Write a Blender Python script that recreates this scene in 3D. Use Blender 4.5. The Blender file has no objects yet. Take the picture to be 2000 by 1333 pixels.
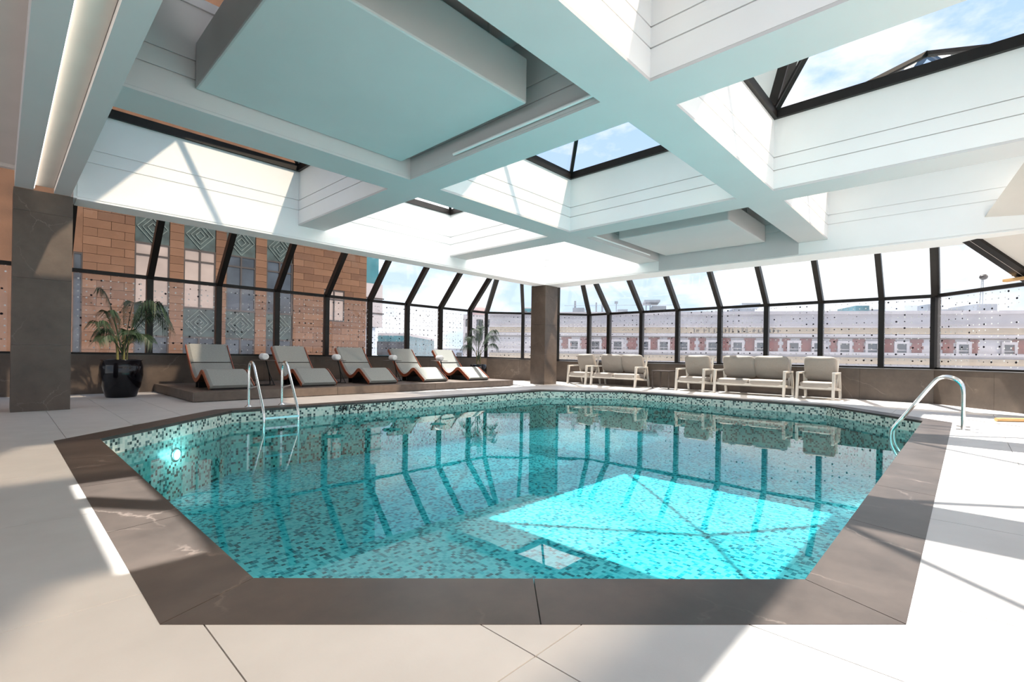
import bpy, bmesh, math, random
from mathutils import Vector, Matrix
random.seed(7)
scene = bpy.context.scene
COL = scene.collection

# ------------------------------------------------------------------ camera
FPX, CY, CAMZ = 942.5, 694.96, 0.90
RIGHT = Vector((0.685337, -0.728073, 0.0149106))
DOWN = Vector((0.0102189, -0.0108561, -0.9998888))
FWD = Vector((0.728154, 0.685414, 0.0))
cam = bpy.data.cameras.new('camera')
cam_o = bpy.data.objects.new('camera', cam)
COL.objects.link(cam_o)
cam.sensor_width = 36.0
cam.lens = FPX * 36.0 / 2000.0
cam.shift_y = (CY - 666.5) / 2000.0
cam.clip_start = 0.02
cam.clip_end = 2000
M = Matrix.Identity(4)
for i in range(3):
    M[i][0] = RIGHT[i]; M[i][1] = -DOWN[i]; M[i][2] = -FWD[i]
M[2][3] = CAMZ
cam_o.matrix_world = M
scene.camera = cam_o
CAM = Vector((0, 0, CAMZ))

def ray(u, v):
    return RIGHT * ((u - 1000) / FPX) + DOWN * ((v - CY) / FPX) + FWD
def at_depth(u, v, d): return CAM + ray(u, v) * d
def on_y(u, v, y):
    r = ray(u, v); return CAM + r * (y / r.y)

# ------------------------------------------------------------------ view, world, suns
vs = scene.view_settings
vs.view_transform = 'Standard'; vs.look = 'None'; vs.gamma = 1.0
vs.use_curve_mapping = False
vs.exposure = -0.18

world = bpy.data.worlds.new('sky'); scene.world = world
world.use_nodes = True
nt = world.node_tree; N = nt.nodes; L = nt.links
N.clear()
out = N.new('ShaderNodeOutputWorld'); bg = N.new('ShaderNodeBackground')
tc = N.new('ShaderNodeTexCoord'); sep = N.new('ShaderNodeSeparateXYZ')
L.new(tc.outputs['Generated'], sep.inputs[0])
grad = N.new('ShaderNodeValToRGB')
grad.color_ramp.elements[0].position = 0.0; grad.color_ramp.elements[0].color = (0.72, 0.86, 1.0, 1)
grad.color_ramp.elements[1].position = 0.75; grad.color_ramp.elements[1].color = (0.34, 0.58, 1.0, 1)
L.new(sep.outputs['Z'], grad.inputs['Fac'])
mp = N.new('ShaderNodeMapping'); mp.inputs['Scale'].default_value = (1.0, 1.0, 2.2)
L.new(tc.outputs['Generated'], mp.inputs['Vector'])
nz = N.new('ShaderNodeTexNoise'); nz.inputs['Scale'].default_value = 3.6
nz.inputs['Detail'].default_value = 9; nz.inputs['Roughness'].default_value = 0.56
L.new(mp.outputs[0], nz.inputs['Vector'])
cr = N.new('ShaderNodeValToRGB')
cr.color_ramp.elements[0].position = 0.45; cr.color_ramp.elements[0].color = (0, 0, 0, 1)
cr.color_ramp.elements[1].position = 0.57; cr.color_ramp.elements[1].color = (1, 1, 1, 1)
L.new(nz.outputs['Fac'], cr.inputs['Fac'])
mx = N.new('ShaderNodeMixRGB'); L.new(cr.outputs['Color'], mx.inputs['Fac'])
L.new(grad.outputs['Color'], mx.inputs['Color1'])
mx.inputs['Color2'].default_value = (1.06, 1.06, 1.09, 1)
L.new(mx.outputs['Color'], bg.inputs['Color'])
bg.inputs['Strength'].default_value = 1.35
L.new(bg.outputs[0], out.inputs[0])

def sun(name, travel, energy, color, angle):
    l = bpy.data.lights.new(name, 'SUN'); o = bpy.data.objects.new(name, l)
    COL.objects.link(o)
    l.energy = energy; l.color = color; l.angle = math.radians(angle)
    o.rotation_euler = Vector(travel).to_track_quat('-Z', 'Y').to_euler()
    o.location = (0, 0, 60)
    return o
sun('sun_high', (-0.17, -0.34, -1.0), 17.0, (1.0, 0.96, 0.90), 0.7)
# late light thrown back from the glass towers across the street, behind the camera
sun('sun_reflected', (-0.25, 1.0, -0.82), 4.4, (1.0, 0.80, 0.60), 1.2)

# ------------------------------------------------------------------ materials
MATS = {}
def new_mat(name):
    m = bpy.data.materials.new(name); m.use_nodes = True
    MATS[name] = m
    return m, m.node_tree.nodes, m.node_tree.links, m.node_tree.nodes['Principled BSDF']

def pm(name, col, rough=0.5, metal=0.0, var=0.12, scale=6.0, bump=0.0, bscale=60.0, coat=0.0, spec=0.5):
    m, n, l, b = new_mat(name)
    t = n.new('ShaderNodeTexCoord')
    z = n.new('ShaderNodeTexNoise'); z.inputs['Scale'].default_value = scale; z.inputs['Detail'].default_value = 5
    l.new(t.outputs['Object'], z.inputs['Vector'])
    r = n.new('ShaderNodeValToRGB')
    r.color_ramp.elements[0].position = 0.3; r.color_ramp.elements[1].position = 0.7
    r.color_ramp.elements[0].color = tuple(c * (1 - var) for c in col) + (1,)
    r.color_ramp.elements[1].color = tuple(min(1, c * (1 + var)) for c in col) + (1,)
    l.new(z.outputs['Fac'], r.inputs['Fac']); l.new(r.outputs['Color'], b.inputs['Base Color'])
    b.inputs['Roughness'].default_value = rough; b.inputs['Metallic'].default_value = metal
    b.inputs['Coat Weight'].default_value = coat
    b.inputs['Specular IOR Level'].default_value = spec
    if bump:
        z2 = n.new('ShaderNodeTexNoise'); z2.inputs['Scale'].default_value = bscale; z2.inputs['Detail'].default_value = 3
        l.new(t.outputs['Object'], z2.inputs['Vector'])
        bp = n.new('ShaderNodeBump'); bp.inputs['Strength'].default_value = bump; bp.inputs['Distance'].default_value = 0.01
        l.new(z2.outputs['Fac'], bp.inputs['Height']); l.new(bp.outputs[0], b.inputs['Normal'])
    return m

def stone(name, base, dark, vein, rough, vscale=1.3, vw=0.012, vamt=0.7):
    m, n, l, b = new_mat(name)
    t = n.new('ShaderNodeTexCoord')
    z = n.new('ShaderNodeTexNoise'); z.inputs['Scale'].default_value = 2.2; z.inputs['Detail'].default_value = 8; z.inputs['Roughness'].default_value = 0.65
    l.new(t.outputs['Object'], z.inputs['Vector'])
    r = n.new('ShaderNodeValToRGB')
    r.color_ramp.elements[0].position = 0.32; r.color_ramp.elements[1].position = 0.70
    r.color_ramp.elements[0].color = dark + (1,); r.color_ramp.elements[1].color = base + (1,)
    l.new(z.outputs['Fac'], r.inputs['Fac'])
    mixv = n.new('ShaderNodeMixRGB'); mixv.inputs['Fac'].default_value = 0.22
    l.new(t.outputs['Object'], mixv.inputs['Color1']); l.new(z.outputs['Color'], mixv.inputs['Color2'])
    v = n.new('ShaderNodeTexVoronoi'); v.feature = 'DISTANCE_TO_EDGE'; v.inputs['Scale'].default_value = vscale
    l.new(mixv.outputs[0], v.inputs['Vector'])
    vr = n.new('ShaderNodeValToRGB')
    vr.color_ramp.elements[0].position = 0.0; vr.color_ramp.elements[0].color = (1, 1, 1, 1)
    vr.color_ramp.elements[1].position = vw; vr.color_ramp.elements[1].color = (0, 0, 0, 1)
    l.new(v.outputs['Distance'], vr.inputs['Fac'])
    z3 = n.new('ShaderNodeTexNoise'); z3.inputs['Scale'].default_value = 1.7
    l.new(t.outputs['Object'], z3.inputs['Vector'])
    r3 = n.new('ShaderNodeValToRGB'); r3.color_ramp.elements[0].position = 0.48; r3.color_ramp.elements[1].position = 0.62
    r3.color_ramp.elements[1].color = (vamt, vamt, vamt, 1)
    l.new(z3.outputs['Fac'], r3.inputs['Fac'])
    mul = n.new('ShaderNodeMath'); mul.operation = 'MULTIPLY'
    l.new(vr.outputs[0], mul.inputs[0]); l.new(r3.outputs[0], mul.inputs[1])
    mx2 = n.new('ShaderNodeMixRGB'); l.new(mul.outputs[0], mx2.inputs['Fac'])
    l.new(r.outputs[0], mx2.inputs['Color1']); mx2.inputs['Color2'].default_value = vein + (1,)
    l.new(mx2.outputs[0], b.inputs['Base Color'])
    b.inputs['Roughness'].default_value = rough
    return m

def mosaic(name, size, cols, grout, rough=0.25):
    """small square tiles in uv metres; cols = [(upto, colour), ...]"""
    m, n, l, b = new_mat(name)
    uv = n.new('ShaderNodeUVMap')
    s = n.new('ShaderNodeVectorMath'); s.operation = 'SCALE'; s.inputs['Scale'].default_value = 1.0 / size
    l.new(uv.outputs[0], s.inputs[0])
    f = n.new('ShaderNodeVectorMath'); f.operation = 'FLOOR'; l.new(s.outputs[0], f.inputs[0])
    fr = n.new('ShaderNodeVectorMath'); fr.operation = 'FRACTION'; l.new(s.outputs[0], fr.inputs[0])
    w = n.new('ShaderNodeTexWhiteNoise'); w.noise_dimensions = '2D'; l.new(f.outputs[0], w.inputs['Vector'])
    r = n.new('ShaderNodeValToRGB'); r.color_ramp.interpolation = 'CONSTANT'
    e = r.color_ramp.elements
    e[0].position = 0; e[0].color = cols[0][1] + (1,)
    e[1].position = cols[0][0]; e[1].color = cols[1][1] + (1,)
    for k in range(1, len(cols) - 1):
        q = e.new(cols[k][0]); q.color = cols[k + 1][1] + (1,)
    l.new(w.outputs['Value'], r.inputs['Fac'])
    sx = n.new('ShaderNodeSeparateXYZ'); l.new(fr.outputs[0], sx.inputs[0])
    def lt(o, th):
        q = n.new('ShaderNodeMath'); q.operation = 'LESS_THAN'; q.inputs[1].default_value = th
        l.new(o, q.inputs[0]); return q
    a = lt(sx.outputs['X'], 0.07); c = lt(sx.outputs['Y'], 0.07)
    mxm = n.new('ShaderNodeMath'); mxm.operation = 'MAXIMUM'; l.new(a.outputs[0], mxm.inputs[0]); l.new(c.outputs[0], mxm.inputs[1])
    mm = n.new('ShaderNodeMixRGB'); l.new(mxm.outputs[0], mm.inputs['Fac']); l.new(r.outputs[0], mm.inputs['Color1'])
    mm.inputs['Color2'].default_value = grout + (1,)
    l.new(mm.outputs[0], b.inputs['Base Color']); b.inputs['Roughness'].default_value = rough
    return m

def glass(name, tint=(0.94, 0.97, 0.97), ior=1.5, frit=False):
    m, n, l, b = new_mat(name)
    n.remove(b)
    o = n['Material Output']
    tr = n.new('ShaderNodeBsdfTransparent'); tr.inputs['Color'].default_value = tint + (1,)
    gl = n.new('ShaderNodeBsdfGlossy'); gl.inputs['Roughness'].default_value = 0.0
    fz = n.new('ShaderNodeFresnel'); fz.inputs['IOR'].default_value = ior
    mixs = n.new('ShaderNodeMixShader')
    l.new(fz.outputs[0], mixs.inputs['Fac']); l.new(tr.outputs[0], mixs.inputs[1]); l.new(gl.outputs[0], mixs.inputs[2])
    last = mixs
    if frit:
        # printed dots: a loose grid of pale and dark spots, plus the faint haze of the film
        uv = n.new('ShaderNodeUVMap')
        def layer(cell, keep, rmin, rmax, col, off):
            s = n.new('ShaderNodeVectorMath'); s.operation = 'MULTIPLY_ADD'
            s.inputs[1].default_value = (1 / cell,) * 3; s.inputs[2].default_value = (off, off * 1.7, 0)
            l.new(uv.outputs[0], s.inputs[0])
            f = n.new('ShaderNodeVectorMath'); f.operation = 'FLOOR'; l.new(s.outputs[0], f.inputs[0])
            fr = n.new('ShaderNodeVectorMath'); fr.operation = 'FRACTION'; l.new(s.outputs[0], fr.inputs[0])
            w = n.new('ShaderNodeTexWhiteNoise'); w.noise_dimensions = '2D'; l.new(f.outputs[0], w.inputs['Vector'])
            d = n.new('ShaderNodeVectorMath'); d.operation = 'DISTANCE'; l.new(fr.outputs[0], d.inputs[0]); d.inputs[1].default_value = (0.5, 0.5, 0)
            mr = n.new('ShaderNodeMapRange'); l.new(w.outputs['Value'], mr.inputs['Value'])
            mr.inputs['From Min'].default_value = 1 - keep; mr.inputs['From Max'].default_value = 1.0
            mr.inputs['To Min'].default_value = rmin; mr.inputs['To Max'].default_value = rmax
            mr.clamp = False
            k = n.new('ShaderNodeMath'); k.operation = 'GREATER_THAN'; k.inputs[1].default_value = 1 - keep
            l.new(w.outputs['Value'], k.inputs[0])
            c = n.new('ShaderNodeMath'); c.operation = 'LESS_THAN'; l.new(d.outputs['Value'], c.inputs[0]); l.new(mr.outputs[0], c.inputs[1])
            q = n.new('ShaderNodeMath'); q.operation = 'MULTIPLY'; l.new(k.outputs[0], q.inputs[0]); l.new(c.outputs[0], q.inputs[1])
            df = n.new('ShaderNodeBsdfDiffuse'); df.inputs['Color'].default_value = col + (1,)
            return q, df
        hz = n.new('ShaderNodeBsdfTranslucent'); hz.inputs['Color'].default_value = (0.93, 0.93, 0.97, 1)
        hd = n.new('ShaderNodeBsdfDiffuse'); hd.inputs['Color'].default_value = (0.85, 0.85, 0.88, 1)
        hm = n.new('ShaderNodeMixShader'); hm.inputs['Fac'].default_value = 0.4
        l.new(hz.outputs[0], hm.inputs[1]); l.new(hd.outputs[0], hm.inputs[2])
        m0 = n.new('ShaderNodeMixShader'); m0.inputs['Fac'].default_value = 0.11
        l.new(last.outputs[0], m0.inputs[1]); l.new(hm.outputs[0], m0.inputs[2]); last = m0
        for args in ((0.125, 0.72, 0.085, 0.13, (0.85, 0.85, 0.85), 0.0), (0.155, 0.46, 0.055, 0.14, (0.02, 0.02, 0.025), 0.37)):
            q, df = layer(*args)
            ms = n.new('ShaderNodeMixShader'); l.new(q.outputs[0], ms.inputs['Fac'])
            l.new(last.outputs[0], ms.inputs[1]); l.new(df.outputs[0], ms.inputs[2]); last = ms
    l.new(last.outputs[0], o.inputs['Surface'])
    return m

def opal(name):
    m, n, l, b = new_mat(name)
    n.remove(b)
    o = n['Material Output']
    t = n.new('ShaderNodeBsdfTranslucent'); t.inputs['Color'].default_value = (0.9, 0.91, 0.92, 1)
    tr = n.new('ShaderNodeBsdfTransparent'); tr.inputs['Color'].default_value = (0.95, 0.95, 0.95, 1)
    ms = n.new('ShaderNodeMixShader'); ms.inputs['Fac'].default_value = 0.12
    l.new(t.outputs[0], ms.inputs[1]); l.new(tr.outputs[0], ms.inputs[2]); l.new(ms.outputs[0], o.inputs['Surface'])
    return m
def water_mat():
    m, n, l, b = new_mat('water')
    n.remove(b)
    o = n['Material Output']
    tr = n.new('ShaderNodeBsdfTransparent'); tr.inputs['Color'].default_value = (0.25, 0.87, 0.94, 1)
    gl = n.new('ShaderNodeBsdfGlossy'); gl.inputs['Roughness'].default_value = 0.0
    fz = n.new('ShaderNodeFresnel'); fz.inputs['IOR'].default_value = 1.33
    t = n.new('ShaderNodeTexCoord')
    z = n.new('ShaderNodeTexNoise'); z.inputs['Scale'].default_value = 2.6; z.inputs['Detail'].default_value = 1.5
    l.new(t.outputs['Object'], z.inputs['Vector'])
    bp = n.new('ShaderNodeBump'); bp.inputs['Strength'].default_value = 0.05; bp.inputs['Distance'].default_value = 0.012
    l.new(z.outputs['Fac'], bp.inputs['Height'])
    l.new(bp.outputs[0], gl.inputs['Normal'])
    ms = n.new('ShaderNodeMixShader')
    l.new(fz.outputs[0], ms.inputs['Fac']); l.new(tr.outputs[0], ms.inputs[1]); l.new(gl.outputs[0], ms.inputs[2])
    l.new(ms.outputs[0], o.inputs['Surface'])
    return m

def emit(name, col, s):
    m, n, l, b = new_mat(name)
    b.inputs['Base Color'].default_value = col + (1,)
    b.inputs['Emission Color'].default_value = col + (1,); b.inputs['Emission Strength'].default_value = s
    return m

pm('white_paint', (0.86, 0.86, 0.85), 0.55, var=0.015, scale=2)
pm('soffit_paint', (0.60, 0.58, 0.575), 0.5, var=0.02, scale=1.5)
pm('beige_paint', (0.66, 0.60, 0.55), 0.6, var=0.03, scale=2)
pm('deck_tile', (0.60, 0.565, 0.54), 0.42, var=0.05, scale=3.5, bump=0.03, bscale=90)
pm('grout', (0.46, 0.42, 0.39), 0.8)
stone('coping_stone', (0.088, 0.067, 0.057), (0.040, 0.030, 0.026), (0.30, 0.24, 0.21), 0.38, 1.6, 0.010, 0.5)
stone('column_stone', (0.115, 0.085, 0.066), (0.062, 0.045, 0.036), (0.26, 0.20, 0.165), 0.42, 2.3, 0.007, 0.6)
stone('dado_stone', (0.125, 0.092, 0.070), (0.070, 0.052, 0.042), (0.30, 0.24, 0.20), 0.45, 0.9, 0.006, 0.4)
pm('sill_metal', (0.10, 0.085, 0.075), 0.35, 0.4)
pm('frame_metal', (0.011, 0.009, 0.008), 0.4, 0.0, var=0.2, spec=0.3)
glass('clear_glass')
glass('skylight_glass', (0.92, 0.94, 0.94), 1.18)
glass('frit_glass', (0.92, 0.95, 0.97), 1.5, True)
water_mat()
mosaic('pool_mosaic', 0.034, [(0.52, (0.80, 0.79, 0.68)), (0.72, (0.55, 0.61, 0.52)), (0.86, (0.15, 0.20, 0.18)), (1.0, (0.035, 0.05, 0.045))], (0.70, 0.70, 0.64))
mosaic('pool_floor_mosaic', 0.036, [(0.48, (0.74, 0.82, 0.80)), (0.72, (0.34, 0.60, 0.62)), (0.90, (0.06, 0.26, 0.30)), (1.0, (0.02, 0.10, 0.13))], (0.56, 0.68, 0.68))
pm('black_print', (0.008, 0.008, 0.008), 0.5)
pm('platform_timber', (0.125, 0.092, 0.072), 0.5, var=0.18, scale=9, bump=0.05, bscale=40)
pm('lounger_fabric', (0.30, 0.30, 0.275), 0.85, var=0.06, scale=40, bump=0.1, bscale=300)
pm('lounger_wood', (0.34, 0.085, 0.035), 0.35, var=0.2, scale=12, coat=0.3)
pm('dark_wood', (0.06, 0.035, 0.025), 0.45, var=0.2, scale=10)
pm('black_metal', (0.012, 0.012, 0.012), 0.4, 0.5)
pm('towel', (0.86, 0.84, 0.82), 0.95, var=0.03, scale=60, bump=0.3, bscale=200)
pm('black_glaze', (0.004, 0.004, 0.006), 0.12, var=0.1, coat=0.2, spec=0.35)
pm('soil', (0.05, 0.035, 0.025), 0.95, var=0.4, scale=40, bump=0.6)
pm('palm_leaf', (0.030, 0.060, 0.026), 0.42, var=0.35, scale=5)
pm('palm_stem', (0.17, 0.16, 0.05), 0.5, var=0.25, scale=8)
pm('chrome', (0.78, 0.78, 0.76), 0.14, 1.0, var=0.03)
pm('chair_frame', (0.55, 0.51, 0.46), 0.45, var=0.03)
pm('chair_fabric', (0.31, 0.275, 0.245), 0.9, var=0.05, scale=50, bump=0.12, bscale=250)
pm('brown_panel', (0.055, 0.040, 0.034), 0.45, var=0.15)
pm('orange_wood', (0.62, 0.36, 0.15), 0.5, var=0.12, scale=10)
pm('sandstone', (0.135, 0.063, 0.032), 0.8, var=0.22, scale=1.6, bump=0.2, bscale=25)
pm('sandstone_pale', (0.16, 0.078, 0.042), 0.8, var=0.18, scale=1.6, bump=0.2, bscale=25)
pm('sandstone_dark', (0.11, 0.05, 0.026), 0.8, var=0.22, scale=1.6, bump=0.2, bscale=25)
pm('mortar', (0.17, 0.10, 0.06), 0.9)
pm('spandrel', (0.035, 0.055, 0.055), 0.4, 0.3, var=0.5, scale=3)
pm('relief_metal', (0.12, 0.15, 0.14), 0.4, 0.4, var=0.2)
opal('opal_glass')
pm('window_dark', (0.05, 0.06, 0.075), 0.08, var=0.4, scale=1.0)
pm('window_pale', (0.34, 0.27, 0.24), 0.12, var=0.2, scale=0.8)
pm('window_frame_dark', (0.03, 0.02, 0.018), 0.5)
pm('teal_glass', (0.05, 0.17, 0.21), 0.12, var=0.3, scale=0.5)
pm('facade_white', (0.42, 0.395, 0.42), 0.8, var=0.08, scale=0.6)
pm('facade_cream', (0.42, 0.33, 0.24), 0.8, var=0.10, scale=0.8)
pm('facade_brick', (0.17, 0.05, 0.045), 0.85, var=0.2, scale=3)
pm('roof_grey', (0.24, 0.27, 0.31), 0.7, var=0.2, scale=0.4)
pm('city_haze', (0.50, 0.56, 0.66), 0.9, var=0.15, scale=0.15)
pm('dome_pink', (0.50, 0.36, 0.36), 0.8)
pm('ground', (0.30, 0.31, 0.33), 0.9, var=0.15, scale=0.05)
emit('pool_lamp_lens', (0.75, 0.97, 1.0), 2.5)
emit('cove_led', (1.0, 0.88, 0.76), 4.0)
MT = MATS

# ------------------------------------------------------------------ mesh builder
class MB:
    def __init__(s): s.v = []; s.f = []; s.sm = []
    def add(s, vs, fs, smooth=False):
        b = len(s.v); s.v += [Vector(p) for p in vs]
        for f in fs: s.f.append(tuple(b + i for i in f)); s.sm.append(smooth)
        return s
    def box(s, x0, x1, y0, y1, z0, z1):
        return s.add([(x0, y0, z0), (x1, y0, z0), (x1, y1, z0), (x0, y1, z0), (x0, y0, z1), (x1, y0, z1), (x1, y1, z1), (x0, y1, z1)],
                     [(0, 3, 2, 1), (4, 5, 6, 7), (0, 1, 5, 4), (1, 2, 6, 5), (2, 3, 7, 6), (3, 0, 4, 7)])
    def bar(s, p, q, w, h, up=(0, 0, 1), taper=1.0):
        p = Vector(p); q = Vector(q); d = (q - p).normalized(); u = Vector(up)
        a = d.cross(u)
        if a.length < 1e-4: a = d.cross(Vector((1, 0, 0)))
        a.normalize(); b = a.cross(d).normalized()
        vs = []
        for c, k in ((p, 1.0), (q, taper)):
            for i, j in ((-1, -1), (1, -1), (1, 1), (-1, 1)): vs.append(c + a * (i * w * k / 2) + b * (j * h * k / 2))
        return s.add(vs, [(0, 1, 2, 3), (7, 6, 5, 4), (0, 4, 5, 1), (1, 5, 6, 2), (2, 6, 7, 3), (3, 7, 4, 0)])
    def prism(s, pts, z0, z1):
        n = len(pts)
        return s.add([(p[0], p[1], z0) for p in pts] + [(p[0], p[1], z1) for p in pts],
                     [tuple(range(n))[::-1], tuple(range(n, 2 * n))] + [(i, (i + 1) % n, n + (i + 1) % n, n + i) for i in range(n)])
    def tube(s, pts, r, seg=10, r1=None):
        pts = [Vector(p) for p in pts]; n = len(pts); vs = []; fs = []
        ref = None
        for i, p in enumerate(pts):
            d = (pts[min(i + 1, n - 1)] - pts[max(i - 1, 0)]).normalized()
            if ref is None:
                ref = d.cross(Vector((0.31, 0.87, 0.4))).normalized()
            a = (ref - d * ref.dot(d)).normalized(); ref = a; b = d.cross(a)
            rr = r if r1 is None else r + (r1 - r) * i / (n - 1)
            for k in range(seg):
                t = 2 * math.pi * k / seg; vs.append(p + a * (rr * math.cos(t)) + b * (rr * math.sin(t)))
        for i in range(n - 1):
            for k in range(seg):
                fs.append((i * seg + k, i * seg + (k + 1) % seg, (i + 1) * seg + (k + 1) % seg, (i + 1) * seg + k))
        s.add(vs, fs, True)
        s.add([vs[k] for k in range(seg)], [tuple(range(seg))[::-1]]); s.add([vs[(n - 1) * seg + k] for k in range(seg)], [tuple(range(seg))])
        return s
    def lathe(s, prof, c, seg=28):
        vs = []; fs = []; n = len(prof)
        for r, z in prof:
            for k in range(seg):
                t = 2 * math.pi * k / seg; vs.append((c[0] + r * math.cos(t), c[1] + r * math.sin(t), c[2] + z))
        for i in range(n - 1):
            for k in range(seg):
                fs.append((i * seg + k, i * seg + (k + 1) % seg, (i + 1) * seg + (k + 1) % seg, (i + 1) * seg + k))
        s.add(vs, fs, True)
        if prof[0][0] > 1e-4: s.add(vs[:seg], [tuple(range(seg))[::-1]])
        if prof[-1][0] > 1e-4: s.add(vs[-seg:], [tuple(range(seg))])
        return s
    def pillow(s, c, size, e=0.35, rot=None, nu=28, nv=14, pinch=0.0):
        c = Vector(c); vs = []; fs = []
        def pw(x, p): return math.copysign(abs(x) ** p, x)
        for i in range(nv + 1):
            ph = -math.pi / 2 + math.pi * i / nv
            for k in range(nu):
                th = 2 * math.pi * k / nu
                x = pw(math.cos(ph), e) * pw(math.cos(th), e); y = pw(math.cos(ph), e) * pw(math.sin(th), e); z = pw(math.sin(ph), e * 1.9)
                if pinch: # bulged middle, thin corners
                    z *= 1 - pinch * (x * x * y * y) - 0.35 * pinch * (x * x + y * y) / 2
                q = Vector((x * size[0] / 2, y * size[1] / 2, z * size[2] / 2))
                if rot: q = rot @ q
                vs.append(c + q)
        for i in range(nv):
            for k in range(nu):
                fs.append((i * nu + k, i * nu + (k + 1) % nu, (i + 1) * nu + (k + 1) % nu, (i + 1) * nu + k))
        return s.add(vs, fs, True)
    def mesh(s, name, mat, org=Vector()):
        me = bpy.data.meshes.new(name)
        me.from_pydata([tuple(p - org) for p in s.v], [], s.f)
        me.polygons.foreach_set('use_smooth', s.sm)
        uvl = me.uv_layers.new(name='UVMap')
        wv = s.v
        for p in me.polygons:
            nn = p.normal
            if abs(nn.z) > 0.9:
                for li in p.loop_indices:
                    co = wv[me.loops[li].vertex_index]; uvl.data[li].uv = (co.x, co.y)
            else:
                t = Vector((-nn.y, nn.x, 0)).normalized(); b = nn.cross(t)
                for li in p.loop_indices:
                    co = wv[me.loops[li].vertex_index]; uvl.data[li].uv = (co.dot(t), co.dot(b))
        if mat: me.materials.append(MT[mat])
        me.update()
        return me

ORG = {}
def tag(o, label=None, cat=None, group=None, kind=None):
    if label: o['label'] = label
    if cat: o['category'] = cat
    if group: o['group'] = group
    if kind: o['kind'] = kind
    return o
def thing(name, loc, label=None, cat=None, group=None, kind=None):
    o = bpy.data.objects.new(name, None); COL.objects.link(o)
    o.empty_display_size = 0.2; o.location = loc; ORG[o.name] = Vector(loc)
    return tag(o, label, cat, group, kind)
def part(name, mb, mat, parent=None, label=None, bevel=0.0):
    org = ORG[parent.name] if parent else Vector()
    o = bpy.data.objects.new(name, mb.mesh(name, mat, org)); COL.objects.link(o)
    if parent: o.parent = parent
    ORG[o.name] = org
    if label: o['label'] = label
    if bevel:
        m = o.modifiers.new('bevel', 'BEVEL'); m.width = bevel; m.segments = 2; m.limit_method = 'ANGLE'
    return o
def solo(name, mb, mat, label, cat, group=None, kind=None, org=None):
    o = bpy.data.objects.new(name, mb.mesh(name, mat, Vector(org) if org else Vector())); COL.objects.link(o)
    if org: o.location = org
    ORG[o.name] = Vector(org) if org else Vector()
    return tag(o, label, cat, group, kind)
def copy_tree(o, parent=None):
    c = o.copy(); COL.objects.link(c); c.parent = parent
    for ch in list(o.children): copy_tree(ch, c)
    return c

def clip(poly, nx, ny, d):
    """keep the side n.p <= d of a convex polygon"""
    res = []
    for i in range(len(poly)):
        a = poly[i]; b = poly[(i + 1) % len(poly)]
        da = a[0] * nx + a[1] * ny - d; db = b[0] * nx + b[1] * ny - d
        if da <= 0: res.append(a)
        if da * db < 0:
            t = da / (da - db); res.append((a[0] + (b[0] - a[0]) * t, a[1] + (b[1] - a[1]) * t))
    return res
def area(p): return 0.5 * sum(p[i][0] * p[(i + 1) % len(p)][1] - p[(i + 1) % len(p)][0] * p[i][1] for i in range(len(p)))
def edges_out(poly):
    """outward half planes of a counter-clockwise convex polygon"""
    r = []
    for i in range(len(poly)):
        a = poly[i]; b = poly[(i + 1) % len(poly)]
        dx, dy = b[0] - a[0], b[1] - a[1]; k = math.hypot(dx, dy); nx, ny = dy / k, -dx / k
        r.append((nx, ny, nx * a[0] + ny * a[1]))
    return r
def offset_line(pts, d, closed=False):
    """offset a polyline to its right hand side by d"""
    n = len(pts); segs = []
    for i in range(n if closed else n - 1):
        a = pts[i]; b = pts[(i + 1) % n]; dx, dy = b[0] - a[0], b[1] - a[1]; k = math.hypot(dx, dy)
        nx, ny = dy / k, -dx / k
        segs.append((a[0] + nx * d, a[1] + ny * d, dx / k, dy / k))
    def inter(s, t):
        den = s[2] * t[3] - s[3] * t[2]
        u = ((t[0] - s[0]) * t[3] - (t[1] - s[1]) * t[2]) / den
        return (s[0] + s[2] * u, s[1] + s[3] * u)
    res = []
    for i in range(n):
        if not closed and i == 0: res.append(segs[0][:2])
        elif not closed and i == n - 1:
            s = segs[-1]; k = math.hypot(pts[-1][0] - pts[-2][0], pts[-1][1] - pts[-2][1]); res.append((s[0] + s[2] * k, s[1] + s[3] * k))
        else: res.append(inter(segs[i - 1], segs[i % len(segs)]))
    return res

# ------------------------------------------------------------------ pool octagon, floor, deck tiles
OCT = [(0.70, 2.05), (2.27, 0.47), (9.60, 0.47), (11.20, 2.00), (11.20, 6.55), (9.70, 8.08), (2.42, 8.08), (0.70, 6.33)]  # ccw
CW = 0.33
OUT = offset_line(OCT, CW, True)
WATER_Z = -0.19
POOL_Z = -0.95
DADO = [(-7.0, 12.80), (12.25, 12.80), (13.75, 10.92), (13.75, 0.50), (10.2, -3.05)]      # inner face of the low wall
SILL = [0.80, 0.80, 0.73, 0.73, 0.73]

fl = MB()
X0, X1, Y0, Y1 = -7.0, 14.9, -8.0, 13.3
o = OUT; ZF = -0.012
R8 = [(X0, o[0][1]), (o[1][0], Y0), (o[2][0], Y0), (X1, o[3][1]), (X1, o[4][1]), (o[5][0], Y1), (o[6][0], Y1), (X0, o[7][1])]
CORN = {0: (X0, Y0), 2: (X1, Y0), 4: (X1, Y1), 6: (X0, Y1)}
for i in range(8):
    j = (i + 1) % 8
    poly = [o[i], R8[i]] + ([CORN[i]] if i in CORN else []) + [R8[j], o[j]]
    fl.add([(p[0], p[1], ZF) for p in poly], [tuple(range(len(poly)))])
floor = part('floor', fl, 'grout'); tag(floor, 'pale large-format tiled pool deck', None, None, 'structure')
room_half = [(0, 1, 12.80), (1, 0, 13.75)]
a, b = DADO[1], DADO[2]; dx, dy = b[0] - a[0], b[1] - a[1]; k = math.hypot(dx, dy); room_half.append((-dy / k, dx / k, (-dy * a[0] + dx * a[1]) / k))
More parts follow.
